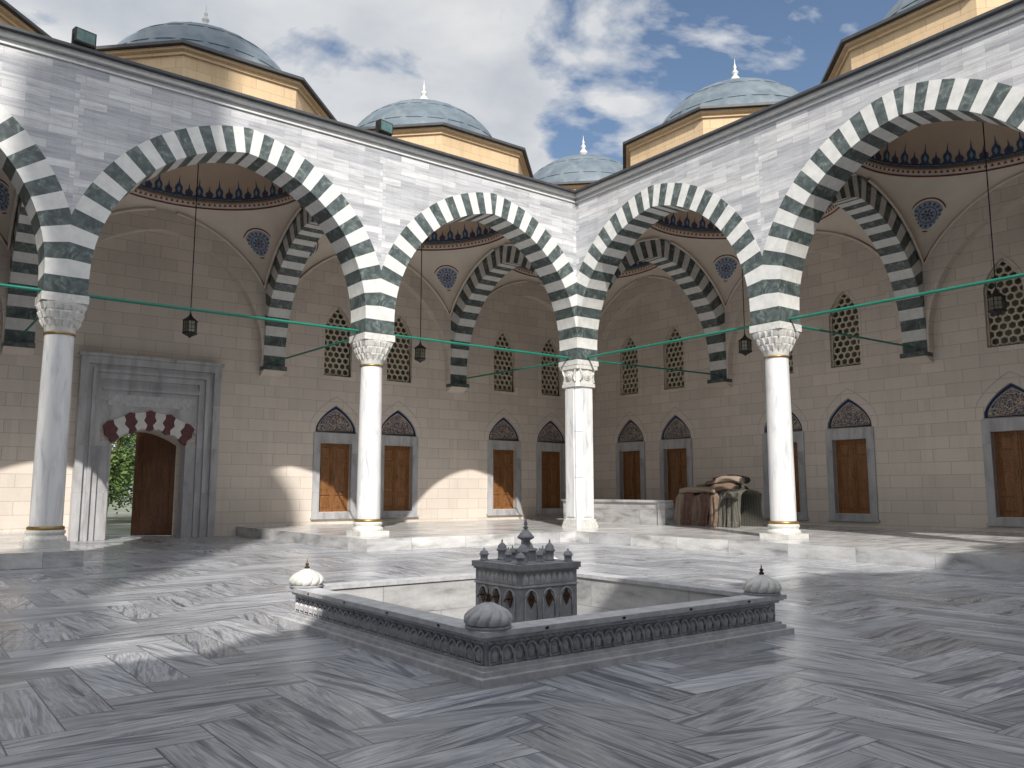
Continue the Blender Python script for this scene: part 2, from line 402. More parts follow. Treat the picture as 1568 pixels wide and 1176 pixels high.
def vault_mesh():
    b = MB(); a = 3.08; r = 3.03; zr = 9.8; N = 128; J = 8
    def P(th, s):
        m = max(abs(cos(th)), abs(sin(th))); rb = a/m; l = rb*min(abs(cos(th)), abs(sin(th)))
        zb = zout(min(l, a)) + .0; pm = acos(r/rb); ps = pm*s
        rad = rb*cos(ps); z = zb+(zr-zb)*(sin(ps)/sin(pm))
        return Vector((rad*cos(th), rad*sin(th), z))
    vs = [P(2*pi*i/N, j/J) for j in range(J+1) for i in range(N)]
    b.raw(vs, [(j*N+i, j*N+(i+1)%N, (j+1)*N+(i+1)%N, (j+1)*N+i) for j in range(J) for i in range(N)], PLAS, True)
    for q in range(4):
        t0 = q*pi/2+.10; t1 = (q+1)*pi/2-.10
        pts = []
        for i in range(33):
            th = t0+(t1-t0)*i/32; p = P(th, .03); p -= Vector((cos(th), sin(th), 0))*.015; pts.append(p)
        b.tube(pts, .03, REDL, 5)
        pts = []
        for i in range(33):
            th = t0+(t1-t0)*i/32; p = P(th, .0); pts.append(p)
        b.tube(pts, .05, PLAS, 5)
        th = q*pi/2+pi/4; c = P(th, .60)
        du = (P(th+.02, .60)-P(th-.02, .60)).normalized(); dv = (P(th, .64)-P(th, .56)).normalized()
        n = du.cross(dv).normalized()
        if n.dot(Vector((-cos(th), -sin(th), -.3))) < 0: n = -n
        def D(rad, an, off): return c+du*(rad*cos(an))+dv*(rad*sin(an))+n*off
        K = 32
        b.raw([D(.50, 2*pi*i/K, .05) for i in range(K)], [tuple(range(K))], PLAS)
        b.tube([D(.49, 2*pi*i/K, .05) for i in range(K)], .022, REDL, 5, True)
        b.raw([D(.42, 2*pi*i/K, .054) for i in range(K)], [tuple(range(K))], BLUEL)
        for i in range(16):
            an = 2*pi*i/16
            b.raw([D(.40, an, .06), D(.33, an+.11, .06), D(.27, an, .06), D(.33, an-.11, .06)], [(0,1,2,3)], BLUE)
        b.tube([D(.235, 2*pi*i/K, .06) for i in range(K)], .012, BLUE, 4, True)
        for i in range(8):
            an = 2*pi*i/8+.2
            b.raw([D(.20, an, .06), D(.12, an+.3, .06), D(.05, an, .06), D(.12, an-.3, .06)], [(0,1,2,3)], BLUE)
        b.raw([D(.05, 2*pi*i/12, .064) for i in range(12)], [tuple(range(12))], REDL)
    b.lathe([(3.03,9.8),(2.97,9.81),(2.97,9.88),(2.90,9.93),(2.88,10.02),(2.95,10.05),(2.98,10.08)], 96, PLAS)
    H = 2.45
    prof = [(2.98*cos(t*pi/2/16), 10.08+H*sin(t*pi/2/16)) for t in range(17)]; prof[-1] = (.01, 10.08+H)
    b.lathe(prof, 96, DOMEIN)
    for rr, zz, w, m in ((2.965,9.845,.02,REDL),(2.975,10.06,.015,BLUE)):
        b.tube([(rr*cos(2*pi*i/96), rr*sin(2*pi*i/96), zz) for i in range(96)], w, m, 5, True)
    for i in range(120):
        t0 = 2*pi*i/120; t1 = 2*pi*(i+.7)/120; tm = (t0+t1)/2
        q = lambda t, r_, z: (r_*cos(t), r_*sin(t), z)
        b.raw([q(t0,2.905,9.915), q(t1,2.905,9.915), q(tm,2.87,9.99)], [(0,1,2)], REDL)
    def Q(th, h):
        ang = math.asin(min(1, h/H)); rad = 2.98*cos(ang)-.02; return (rad*cos(th), rad*sin(th), 10.08+h)
    n = 64
    for i in range(n):
        c0 = 2*pi*i/n; w = pi/n; hh = 1.0 if i % 2 else .72
        pts = [(-1,.03),(-1,.12),(-.62,.18*hh),(-.78,.28*hh),(-.66,.36*hh),(-.35,.40*hh),(-.14,.46*hh),(0,.68*hh),(.14,.46*hh),(.35,.40*hh),(.66,.36*hh),(.78,.28*hh),(.62,.18*hh),(1,.12),(1,.03)]
        b.face([Q(c0+w*x, z) for x, z in pts], BLUE)
        b.face([(p[0]*.993, p[1]*.993, p[2]) for p in (Q(c0, .15), Q(c0+w*.33, .23*hh+.02), Q(c0, .36*hh), Q(c0-w*.33, .23*hh+.02))], BLUEL if i % 2 else REDL)
        b.face([(p[0]*.993, p[1]*.993, p[2]) for p in (Q(c0-w*.9, .045), Q(c0+w*.9, .045), Q(c0+w*.9, .07), Q(c0-w*.9, .07))], BLUEL)
    return b.mesh('dome_vault', recalc=False)
M_VAULT = vault_mesh()

def roof_mesh():
    b = MB(); N = 64; z = 10.25; hw = 3.5
    sq = []; ci = []
    for i in range(N):
        t = 2*pi*i/N; m = max(abs(cos(t)), abs(sin(t))); sq.append((hw*cos(t)/m, hw*sin(t)/m, z)); ci.append((3.2*cos(t), 3.2*sin(t), z))
    b.raw(sq+ci, [(i,(i+1)%N,N+(i+1)%N,N+i) for i in range(N)], ROOFEDGE)
    o = pi/8
    b.lathe([(3.55,10.2),(3.55,11.40)], 8, DRUM, smooth=False, a0=o)
    b.lathe([(3.55,11.28),(3.60,11.30),(3.60,11.36),(3.68,11.40),(3.68,11.47),(3.4,11.47)], 8, DRUM, smooth=False, a0=o)
    b.lathe([(3.6,11.475),(3.79,11.48),(3.79,11.55),(3.74,11.57),(2.7,11.70)], 8, ROOFEDGE, smooth=False, a0=o)
    RD = 2.80; zc_ = 10.92; prof = []; s0 = math.asin(.70/RD)
    for k in range(19):
        an = s0+(pi/2-s0)*k/18
        prof.append((max(.01, RD*cos(an)), zc_+RD*sin(an)))
    prof = [(2.80,11.5),(2.80,11.60)]+prof
    b.lathe(prof, 144, LEAD, rf=lambda a, z, i: 1.013 if i % 6 == 0 else 1)
    for zz in (12.3, 13.0):
        rr = sqrt(RD**2-(zz-zc_)**2)+.008
        b.tube([(rr*cos(2*pi*i/72), rr*sin(2*pi*i/72), zz) for i in range(72)], .016, LEAD, 5, True)
    f = [(.20,13.68),(.20,13.76),(.08,13.80),(.06,13.88),(.13,13.96),(.15,14.03),(.10,14.1),(.05,14.15),(.09,14.21),(.10,14.25),(.05,14.31),(.03,14.36),(.055,14.41),(.03,14.47),(.015,14.53),(.005,14.70)]
    b.lathe(f, 16, CARVE)
    return b.mesh('dome_roof', recalc=False)
M_ROOF = roof_mesh()

def boolean_wall(name, thick, cutters, z0=0):
    b = MB(); b.box(-3.5,3.5,6.9,6.9+thick,z0,10.22,LIME); me = b.mesh('tmpw')
    c = MB()
    for poly, d in cutters: c.prism(poly, 6.8, 6.9+d, LIME)
    cm = c.mesh('tmpc')
    ow = obj('tmpw', me); oc = obj('tmpc', cm)
    md = ow.modifiers.new('b', 'BOOLEAN'); md.operation = 'DIFFERENCE'; md.solver = 'EXACT'; md.object = oc
    bpy.context.view_layer.update()
    dg = bpy.context.evaluated_depsgraph_get()
    r = bpy.data.meshes.new_from_object(ow.evaluated_get(dg)); r.name = name
    bpy.data.objects.remove(ow); bpy.data.objects.remove(oc)
    boxuv(r); return r
WX = 1.18
def rect(x0,x1,z0,z1): return [(x0,z0),(x1,z0),(x1,z1),(x0,z1)]
cut = []
for c in (-WX, WX):
    cut += [(rect(c-.57,c+.57,.67,2.94), .28), (ogee(1.46,3.27,3.38,4.20,10,c), .08), (ogee(1.0,5.18,6.75,7.58,10,c), .42)]
M_WALL = boolean_wall('back_wall', .6, cut)
DH = 1.03
M_DWALL = boolean_wall('door_wall', 1.3, [([(-DH,-.2),(DH,-.2)]+[(DH-2*DH*i/12, 3.12-.42*((DH-2*DH*i/12)/DH)**2) for i in range(13)], 2.0)], -.1)

def window_mesh():
    b = MB()
    for c in (-WX, WX):
        y = 6.9
        b.box(c-.79,c-.57,y-.05,y+.02,.50,3.26,FRM); b.box(c+.57,c+.79,y-.05,y+.02,.50,3.26,FRM)
        b.box(c-.568,c+.568,y-.05,y+.02,2.96,3.26,FRM); b.box(c-.568,c+.568,y-.055,y+.02,.50,.66,FRM)
        b.box(c-.60,c-.565,y-.065,y+.1,.66,2.96,FRM); b.box(c+.565,c+.60,y-.065,y+.1,.66,2.96,FRM); b.box(c-.56,c+.56,y-.065,y+.1,2.92,2.965,FRM)
        b.box(c-.83,c+.83,y-.085,y+.02,.44,.50,FRM)
        yy = y+.17
        for s in (-1, 1):
            x0, x1 = sorted((c+s*.008, c+s*.56))
            b.box(x0,x1,yy,yy+.04,.67,2.93,WOOD)
            b.box(x0,x0+.07,yy-.025,yy,.67,2.93,WOOD); b.box(x1-.07,x1,yy-.025,yy,.67,2.93,WOOD)
            for z0,z1 in ((.67,.76),(1.22,1.30),(2.32,2.40),(2.84,2.93)): b.box(x0+.07,x1-.07,yy-.025,yy,z0,z1,WOOD)
            for z0,z1 in ((.80,1.18),(1.34,2.28),(2.44,2.80)):
                m = (x0+x1)/2; zc=(z0+z1)/2; w=(x1-x0)/2-.11; h=(z1-z0)/2
                b.raw([(m-w,yy,zc-h),(m+w,yy,zc-h),(m+w,yy,zc+h),(m-w,yy,zc+h),(m-w*.7,yy-.02,zc-h*.8),(m+w*.7,yy-.02,zc-h*.8),(m+w*.7,yy-.02,zc+h*.8),(m-w*.7,yy-.02,zc+h*.8)],
                      [(4,5,6,7),(0,1,5,4),(1,2,6,5),(2,3,7,6),(3,0,4,7)], WOOD)
        b.box(c-.02,c+.02,yy-.045,yy-.02,.7,2.9,WOOD)
        b.box(c-.05,c-.035,yy-.07,yy-.02,1.75,1.9,BRASS); b.box(c+.035,c+.05,yy-.07,yy-.02,1.75,1.9,BRASS)
        lp = ogee(1.44,3.28,3.38,4.18,12,c); li = ogee(1.26,3.34,3.39,4.06,12,c)
        b.face([(x,y+.070,z) for x,z in lp], BLUEN); b.face([(x,y+.064,z) for x,z in li], TILE)
        b.tube([(x,y+.062,z) for x,z in li], .010, LATT, 4, True)
        b.tube([(x,y+.02,z) for x,z in ogee(1.46,3.28,3.38,4.20,12,c)], .022, FRM, 4, True)
        o = ogee(1.88,3.27,3.5,4.50,12,c)[1:]+[(c-.94,3.27)]; i_ = ogee(1.845,3.27,3.49,4.47,12,c)[1:]+[(c-.9225,3.27)]
        for k in range(len(o)-1):
            b.face([(o[k][0],y-.006,o[k][1]),(o[k+1][0],y-.006,o[k+1][1]),(i_[k+1][0],y-.006,i_[k+1][1]),(i_[k][0],y-.006,i_[k][1])], FRM)
        b.face([(x,y+.30,z) for x,z in rect(c-.52,c+.52,5.16,7.6)], GLASSD)
        b.tube([(x,y+.10,z) for x,z in ogee(.96,5.21,6.75,7.54,10,c)], .035, LATT, 4, True)
        o = ogee(1.14,5.11,6.77,7.72,12,c); i_ = ogee(1.0,5.18,6.75,7.58,12,c)
        for k in range(len(o)):
            k2=(k+1)%len(o)
            b.face([(o[k][0],y-.012,o[k][1]),(o[k2][0],y-.012,o[k2][1]),(i_[k2][0],y-.012,i_[k2][1]),(i_[k][0],y-.012,i_[k][1])], LIME)
            b.face([(o[k][0],y-.012,o[k][1]),(o[k2][0],y-.012,o[k2][1]),(o[k2][0],y+.01,o[k2][1]),(o[k][0],y+.01,o[k][1])], LIME)
        hr = .128; dx = hr*sqrt(3); dz = hr*1.5
        for row in range(14):
            for cc in range(-3, 4):
                hx = c+cc*dx+(dx/2 if row % 2 else 0); hz = 5.16+row*dz
                if abs(hx-c) > .6 or hz > 7.75: continue
                O = [(hx+hr*sin(pi/3*k), hz+hr*cos(pi/3*k)) for k in range(6)]; I = [(hx+(hr-.03)*sin(pi/3*k), hz+(hr-.03)*cos(pi/3*k)) for k in range(6)]
                vs = [(x,y+.12,z) for x,z in O]+[(x,y+.12,z) for x,z in I]+[(x,y+.17,z) for x,z in I]
                b.raw(vs, [(k,(k+1)%6,6+(k+1)%6,6+k) for k in range(6)]+[(6+k,6+(k+1)%6,12+(k+1)%6,12+k) for k in range(6)], LATT)
    return b.mesh('wall_windows', recalc=False)
M_WIN = window_mesh()

def portal_mesh():
    b = MB(); y = 6.9
    def U(ho, top, w, pr, m=FRM):
        b.box(-ho,-ho+w,y-pr,y+.02,.0,top,m); b.box(ho-w,ho,y-pr,y+.02,.0,top,m); b.box(-ho+w,ho-w,y-pr,y+.02,top-w,top,m)
    U(1.92,5.10,.20,.30); U(1.719,4.899,.12,.20); U(1.598,4.778,.10,.26); U(1.497,4.677,.17,.16)
    b.box(-1.98,1.98,y-.36,y+.02,5.102,5.19,FRM)
    HF = 1.325
    b.box(-HF,HF,y-.14,y,4.30,4.38,FRM); b.box(-HF,HF,y-.18,y,4.20,4.298,FRM)
    N = 24
    zo = lambda x: 3.62-.50*(x/HF)**2
    zi = lambda x: 3.12-.42*(x/DH)**2
    for i in range(N):
        x0 = -HF+2*HF*i/N; x1 = -HF+2*HF*(i+1)/N
        b.face([(x0,y-.08,zo(x0)-.1),(x1,y-.08,zo(x1)-.1),(x1,y-.08,4.67),(x0,y-.08,4.67)], FRM)
    for s in (-1,1):
        x0,x1 = sorted((s*DH,s*HF)); b.box(x0,x1,y-.08,y+.01,0,2.75,FRM)
        b.box(*sorted((s*(DH-.01),s*(DH+.03))),y-.11,y+.4,0,2.68,FRM)
    b.box(-1.15,1.15,y-.10,y-.07,3.76,4.08,FOUL)
    for k in range(9):
        a0 = -1+2*k/9; a1 = -1+2*(k+1)/9; red = k % 2 == 0
        m = REDST if red else WHITE; e = .045 if red else -.045
        OW = HF-.06
        I0 = (a0*DH, zi(a0*DH)); I1 = (a1*DH, zi(a1*DH)); O0 = (a0*OW, zo(a0*OW)); O1 = (a1*OW, zo(a1*OW))
        L = lambda p, q, t: (p[0]+(q[0]-p[0])*t, p[1]+(q[1]-p[1])*t)
        left = [L(I0,O0,.25), L(I0,O0,.5), L(I0,O0,.75)]; right = [L(I1,O1,.25), L(I1,O1,.5), L(I1,O1,.75)]
        left = [(left[0][0]+e,left[0][1]),(left[1][0]-e,left[1][1]),(left[2][0]+e*.3,left[2][1])]
        right = [(right[0][0]-e,right[0][1]),(right[1][0]+e,right[1][1]),(right[2][0]-e*.3,right[2][1])]
        im = ((I0[0]+I1[0])/2, (I0[1]+I1[1])/2+(-.05 if red else .05)); om = ((O0[0]+O1[0])/2, (O0[1]+O1[1])/2+(.06 if red else -.0))
        b.prism([I0, im, I1]+right+[O1, om, O0]+left[::-1], y-(.125 if red else .12), y+.03, m)
    def leaf(hx, hy, ang, w, mir):
        c, s_ = cos(ang), sin(ang)
        def T(u, d, z): return (hx+mir*(u*c)+d*s_*mir*-1, hy+u*s_+d*c*-1, z)
        def bx(u0,u1,d0,d1,z0,z1):
            vs = [T(u,d,z) for u in (u0,u1) for d in (d0,d1) for z in (z0,z1)]
            b.raw(vs, [(0,1,3,2),(4,6,7,5),(0,4,5,1),(2,3,7,6),(0,2,6,4),(1,5,7,3)], WOODD)
        bx(0,w,0,.06,.02,3.3)
        for u0,u1 in ((0,.12),(w-.12,w)): bx(u0,u1,.06,.09,.02,3.3)
        for z0,z1 in ((.02,.2),(.9,1.02),(1.35,1.45),(2.35,2.47),(3.1,3.3)): bx(.12,w-.12,.06,.09,z0,z1)
        for z0,z1 in ((.26,.84),(1.06,1.31),(1.52,2.28),(2.54,3.04)): bx(.18,w-.18,.06,.08,z0,z1)
    leaf(1.02, 8.0, radians(28), 1.12, -1)
    leaf(-1.02, 8.15, radians(86), 1.0, 1)
    return b.mesh('entrance_portal')
M_PORT = portal_mesh()
def corbel2():
    b = MB()
    b.box(-.355,.355,6.42,6.92,5.13,5.26,DARK); b.prism([(6.5,5.13),(6.92,5.13),(6.92,4.95),(6.75,5.0)], -.36,.36,LIME,'x')
    return b.mesh('corbel')
M_CORB = corbel2()
def rodm(name, p, q, r):
    b = MB(); b.tube([p, q], r, GREEN, 8); return b.mesh(name)
M_ROD = rodm('tie_rod', (-3.1,0,5.34), (3.1,0,5.34), .035)
M_RODT = rodm('tie_rod_cross', (0,.4,5.34), (0,6.5,5.42), .028)

ARC = empty('mosque_arcade')
def put(name, me, side, lx, ly, z=0, par=ARC, extra=0):
    if side == 'A': loc = (lx, ly, z); rot = 0
    else: loc = (ly, -lx, z); rot = -pi/2
    return obj(name, me, par, loc, rot+extra)
def gallery(side, centers, cols, doors=()):
    for c in centers:
        put('facade_arch', M_FAC, side, c, 0)
        put('tie_rod', M_ROD, side, c, 0)
        put('dome_roof', M_ROOF, side, c, 3.5)
        put('dome_vault', M_VAULT, side, c, 3.5)
        put('blind_arch', M_BLIND, side, c, 6.76)
        if c in doors:
            put('back_wall', M_DWALL, side, c, 0); put('entrance_portal', M_PORT, side, c-.06, 0)
        else:
            put('back_wall', M_WALL, side, c, 0); put('wall_windows', M_WIN, side, c, 0)
    for c in cols:
        if c != 0: put('column', M_COL, side, c, 0)
        put('transverse_arch', M_TRANS, side, c, 3.5, extra=pi/2)
        put('tie_rod_cross', M_RODT, side, c, 0); put('corbel', M_CORB, side, c, 0)
gallery('A', [-3.5,-10.5,-17.5,-24.5], [0,-7,-14,-21], doors=(-10.5,))
gallery('B', [3.5,10.5,17.5,24.5], [0,7,14,21])
obj('corner_pier', M_PIER, ARC)
put('dome_roof', M_ROOF, 'A', 3.5, 3.5); put('dome_vault', M_VAULT, 'A', 3.5, 3.5)
put('back_wall', M_WALL, 'A', 3.5, 0); put('wall_windows', M_WIN, 'A', 3.5, 0); put('blind_arch', M_BLIND, 'A', 3.5, 6.76)
put('back_wall', M_WALL, 'B', -3.5, 0); put('wall_windows', M_WIN, 'B', -3.5, 0); put('blind_arch', M_BLIND, 'B', -3.5, 6.76)
b = MB()
b.box(-28,-.50,-.50,.0,10.203,10.31,WHITE); b.box(-28,-.62,-.62,.0,10.312,10.37,ROOFEDGE); b.box(-28,-.44,-.44,-.2,10.06,10.10,WHITE)
obj('cornice', b.mesh('cornice_a'), ARC)
b = MB()
b.box(-.50,0,-28,.0,10.203,10.31,WHITE); b.box(-.62,0,-28,.0,10.312,10.37,ROOFEDGE); b.box(-.44,-.2,-28,-.41,10.06,10.10,WHITE)
obj('cornice', b.mesh('cornice_b'), ARC)
b = MB()
b.box(-7.9,6.95,-1.7,6.95,-.02,.28,PLAT); b.box(-30,-13.6,-1.7,6.95,-.02,.28,PLAT); b.box(-1.7,6.95,-28,-1.702,-.02,.28,PLAT)
obj('gallery_platform', b.mesh('gallery_platform'), ARC)

ARC2 = empty('mosque_arcade.001', (-22.8,-22.8,0), pi)
for o in list(ARC.children):
    base = o.name.split('.')[0]
    if base in ('wall_windows','entrance_portal','corbel','tie_rod_cross','gallery_platform'): continue
    n = o.copy(); n.parent = ARC2; COL.objects.link(n)

# ------------------------------------------------------------------ floor
FX, FY = -11.41, -11.91; HI = 1.62
def floor_mesh():
    W = .32; n = 4; L = W*n
    vs = []; fs = []; uvs = []; tints = []
    hole = (FX-HI, FX+HI, FY-HI, FY+HI)
    X0, X1, Y0, Y1 = -30., 0., -30., 9.
    for ix in range(int(X0/W)-5, int(X1/W)+2):
        for iy in range(int(Y0/W)-5, int(Y1/W)+2):
            k = (ix-iy) % (2*n)
            if k == 0: x0,y0,w,h,hor = ix*W, iy*W, L, W, True
            elif k == 2*n-1: x0,y0,w,h,hor = ix*W, iy*W, W, L, False
            else: continue
            t = (random.random(), random.random(), random.random(), 1)
            rs = [(x0,x0+w,y0,y0+h)]
            a0,a1,b0,b1 = hole
            if x0 < a1 and x0+w > a0 and y0 < b1 and y0+h > b0:
                rs = []
                if x0 < a0: rs.append((x0,a0,y0,y0+h))
                if x0+w > a1: rs.append((a1,x0+w,y0,y0+h))
                c0, c1 = max(x0,a0), min(x0+w,a1)
                if y0 < b0: rs.append((c0,c1,y0,b0))
                if y0+h > b1: rs.append((c0,c1,b1,y0+h))
            for (p,q,r,s) in rs:
                i = len(vs); vs += [(p,r,0),(q,r,0),(q,s,0),(p,s,0)]; fs.append((i,i+1,i+2,i+3))
                for (x,y,_) in vs[-4:]:
                    uvs.append((x-x0, y-y0) if hor else (y-y0, x-x0)); tints.append(t)
    me = bpy.data.meshes.new('courtyard_floor'); me.from_pydata(vs, [], fs); me.materials.append(FLOOR)
    me.uv_layers.new(name='UVMap'); me.color_attributes.new('tint', 'FLOAT_COLOR', 'CORNER')
    ul = me.uv_layers[0]; ca = me.color_attributes['tint']
    for i in range(len(uvs)):
        ul.data[i].uv = uvs[i]; ca.data[i].color = tints[i]
    return me
obj('courtyard_floor', floor_mesh())
b = MB(); g = 900; a0,a1,c0,c1 = FX-HI,FX+HI,FY-HI,FY+HI
for r in ((-g,a0,-g,g),(a1,g,-g,g),(a0,a1,-g,c0),(a0,a1,c1,g)):
    b.face([(r[0],r[2],-.03),(r[1],r[2],-.03),(r[1],r[3],-.03),(r[0],r[3],-.03)], GROUND)
obj('ground', b.mesh('ground', recalc=False))

# ------------------------------------------------------------------ fountain
def fountain():
    b = MB()
    b.ring(1.82,1.60,-.02,.055,FOUL); b.ring(1.77,1.60,.055,.09,FOUL); b.ring(1.74,1.60,.09,.115,FOUL)
    b.ring(1.70,1.60,.10,.30,FOUN); b.ring(1.73,1.60,.29,.315,FOUL); b.ring(1.76,1.60,.315,.325,FOUN); b.ring(1.78,1.55,.325,.365,FOUL)
    b.ring(1.62,1.57,-.7,.324,PLAT)
    b.box(-1.6,1.6,-1.6,1.6,-.72,-.6,PLAT)
    n = 30
    for side in range(4):
        a = side*pi/2; c, s_ = cos(a), sin(a)
        def T(t, o, z): return (t*c+o*s_, t*s_-o*c, z)
        for i in range(n):
            t = -1.68+3.36*(i+.5)/n; w = 3.36/n*.5
            o = 1.70
            fr = [(x+t, z) for x, z in parch(w*1.72,.125,.20,.250,5)]
            b.tube([T(x,o+.008,z) for x,z in fr], .009, FOUL, 5, True)
            zc = .185; ww = w*.55
            b.raw([T(t-ww*.5,o-.002,.138),T(t+ww*.5,o-.002,.138),T(t+ww,o-.002,zc),T(t,o-.002,.236),T(t-ww,o-.002,zc),T(t,o+.030,.155),T(t,o+.036,zc+.015)],
                  [(0,1,5),(1,2,6,5),(2,3,6),(3,4,6),(4,0,5,6)], FOUL)
            for q in (-.5,.5):
                tt = t+w*q
                b.raw([T(tt-.024,o,.258),T(tt+.024,o,.258),T(tt+.024,o,.289),T(tt-.024,o,.289),T(tt,o+.03,.273)], [(0,1,4),(1,2,4),(2,3,4),(3,0,4)], FOUL)
        for i in range(4):
            t = -1.2+.8*i
            vs = [T(t+.022*cos(2*pi*k/8), 1.784, .345+.011*sin(2*pi*k/8)) for k in range(8)]
            b.raw(vs, [tuple(range(8))], BRONZE)
    for sx in (-1,1):
        for sy in (-1,1):
            cx, cy = sx*1.62, sy*1.62
            b.lathe([(.0,.366),(.17,.366),(.17,.385),(.15,.39)], 32, FOUN, cx, cy)
            prof = [(.145,.385),(.172,.405),(.178,.43),(.168,.46),(.14,.49),(.10,.515),(.055,.535),(.025,.548),(.012,.555)]
            vs = []; NN = 96
            for j, (r_, z) in enumerate(prof):
                for i in range(NN):
                    a = 2*pi*i/NN + j*.10
                    k = .92+.11*sqrt(abs(cos(6*2*pi*i/NN)))
                    vs.append((cx+r_*k*cos(a), cy+r_*k*sin(a), z))
            b.raw(vs, [(j*NN+i, j*NN+(i+1)%NN, (j+1)*NN+(i+1)%NN, (j+1)*NN+i) for j in range(len(prof)-1) for i in range(NN)], CARVE if (sx,sy) != (-1,-1) else FOUL, True)
            b.lathe([(.02,.55),(.028,.565),(.012,.58),(.022,.595),(.008,.61),(.002,.65)], 10, BRONZE, cx, cy)
    K = .36
    b.box(-K,K,-K,K,-.6,.58,FOUN); b.ring(K+.012,K-.05,.44,.455,FOUL); b.ring(K+.015,K-.05,.58,.60,FOUN); b.ring(K+.03,K-.3,.60,.655,FOUN); b.box(-.3,.3,-.3,.3,.56,.66,FOUN)
    for side in range(4):
        a = side*pi/2; c, s_ = cos(a), sin(a)
        def T(t, o, z): return (t*c+o*s_, t*s_-o*c, z)
        for i in range(9):
            t = -.32+.64*(i+.5)/9
            b.raw([T(t-.03,K,.47),T(t+.03,K,.47),T(t+.03,K,.53),T(t,K,.57),T(t-.03,K,.53),T(t,K+.014,.51)], [(0,1,5),(1,2,5),(2,3,5),(3,4,5),(4,0,5)], FOUL)
        for i in range(3):
            t = -.22+.22*i
            fr = [(x+t, z) for x, z in parch(.15,.0,.33,.42,6)]
            b.tube([T(x,K+.004,z) for x,z in fr], .009, FOUL, 5, True)
            pl = [(-.03,.30),(0,.25),(.03,.30),(.044,.345),(.02,.37),(0,.41),(-.02,.37),(-.044,.345)]
            vs = [T(t+x,K+.012,z) for x,z in pl]+[T(t+x,K,z) for x,z in pl]; q = len(pl)
            b.raw(vs, [tuple(range(q))]+[(k,(k+1)%q,q+(k+1)%q,q+k) for k in range(q)], BRONZE)
            b.tube([T(t,K+.01,.33),T(t,K+.06,.335),T(t,K+.075,.31)], .009, BRONZE, 6)
    def cupola(cx, cy, z, r, h):
        b.lathe([(r,z),(r*1.1,z+h*.05),(r*.85,z+h*.1),(r*.85,z+h*.42),(r*1.15,z+h*.46),(r*1.15,z+h*.5),(r*.95,z+h*.55),(r*.85,z+h*.68),(r*.5,z+h*.78),(r*.15,z+h*.84),(r*.2,z+h*.9),(r*.05,z+h)], 14, FOUN, cx, cy)
    for sx in (-1,1):
        for sy in (-1,1):
            cupola(sx*.30, sy*.30, .655, .045, .13)
            cupola(sx*.17, sy*.17, .66, .05, .21)
    for k in range(4):
        cupola(.22*cos(k*pi/2), .22*sin(k*pi/2), .66, .036, .14)
    b.prism([(.11*cos(2*pi*k/8+.39), .11*sin(2*pi*k/8+.39)) for k in range(8)], .655, .76, FOUN, 'z')
    b.lathe([(.12,.76),(.12,.775),(.05,.78),(.045,.86),(.085,.88),(.085,.895),(.07,.91),(.055,.93),(.03,.955),(.015,.97),(.03,.985),(.012,1.0),(.02,1.02),(.004,1.08)], 20, FOUN)
    return b.mesh('fountain')
obj('marble_fountain', fountain(), None, (FX, FY, 0))

# ------------------------------------------------------------------ lanterns / floodlights
def lantern_mesh():
    b = MB()
    b.tube([(0,0,.55),(0,0,7.1)], .014, BLACK, 6)
    b.lathe([(.005,.62),(.03,.60),(.03,.56),(.08,.50),(.19,.42),(.21,.40),(.18,.39)], 6, BLACK, smooth=False)
    b.lathe([(.165,.39),(.175,.08)], 6, GLASSD, smooth=False)
    b.lathe([(.18,.10),(.20,.08),(.19,.05),(.08,.0),(.03,-.03),(.005,-.06)], 6, BLACK, smooth=False)
    for k in range(6):
        a = 2*pi*k/6; b.tube([(.172*cos(a),.172*sin(a),.08),(.172*cos(a),.172*sin(a),.40)], .014, BLACK, 5)
        a2 = a+pi/6; b.tube([(.148*cos(a2),.148*sin(a2),.08),(.148*cos(a2),.148*sin(a2),.40)], .007, BLACK, 4)
    for z in (.18,.29): b.tube([(.174*cos(2*pi*k/6),.174*sin(2*pi*k/6),z) for k in range(6)], .007, BLACK, 4, True)
    return b.mesh('lantern')
ML = lantern_mesh()
for p in ((-3.5,3.5),(-10.5,3.5),(-17.5,3.5),(3.5,-3.5),(3.5,-10.5),(3.5,3.5)):
    obj('hanging_lantern', ML, None, (p[0],p[1],5.38))
def flood():
    b = MB()
    b.box(-.21,.21,-.09,.09,-.15,.15,BLACK); b.box(-.18,.18,-.10,-.088,-.12,.12,FGLASS)
    for k in range(7): b.box(-.18+.06*k-.008,-.18+.06*k+.008,.09,.13,-.12,.12,BLACK)
    b.box(-.235,-.215,-.02,.02,-.26,.02,BLACK); b.box(.215,.235,-.02,.02,-.26,.02,BLACK); b.box(-.235,.235,-.03,.03,-.28,-.26,BLACK)
    return b.mesh('floodlight')
MF = flood()
for x in (-14,-7):
    o = obj('floodlight', MF, None, (x,-.42,10.65)); o.rotation_euler = (0,0,radians(12))

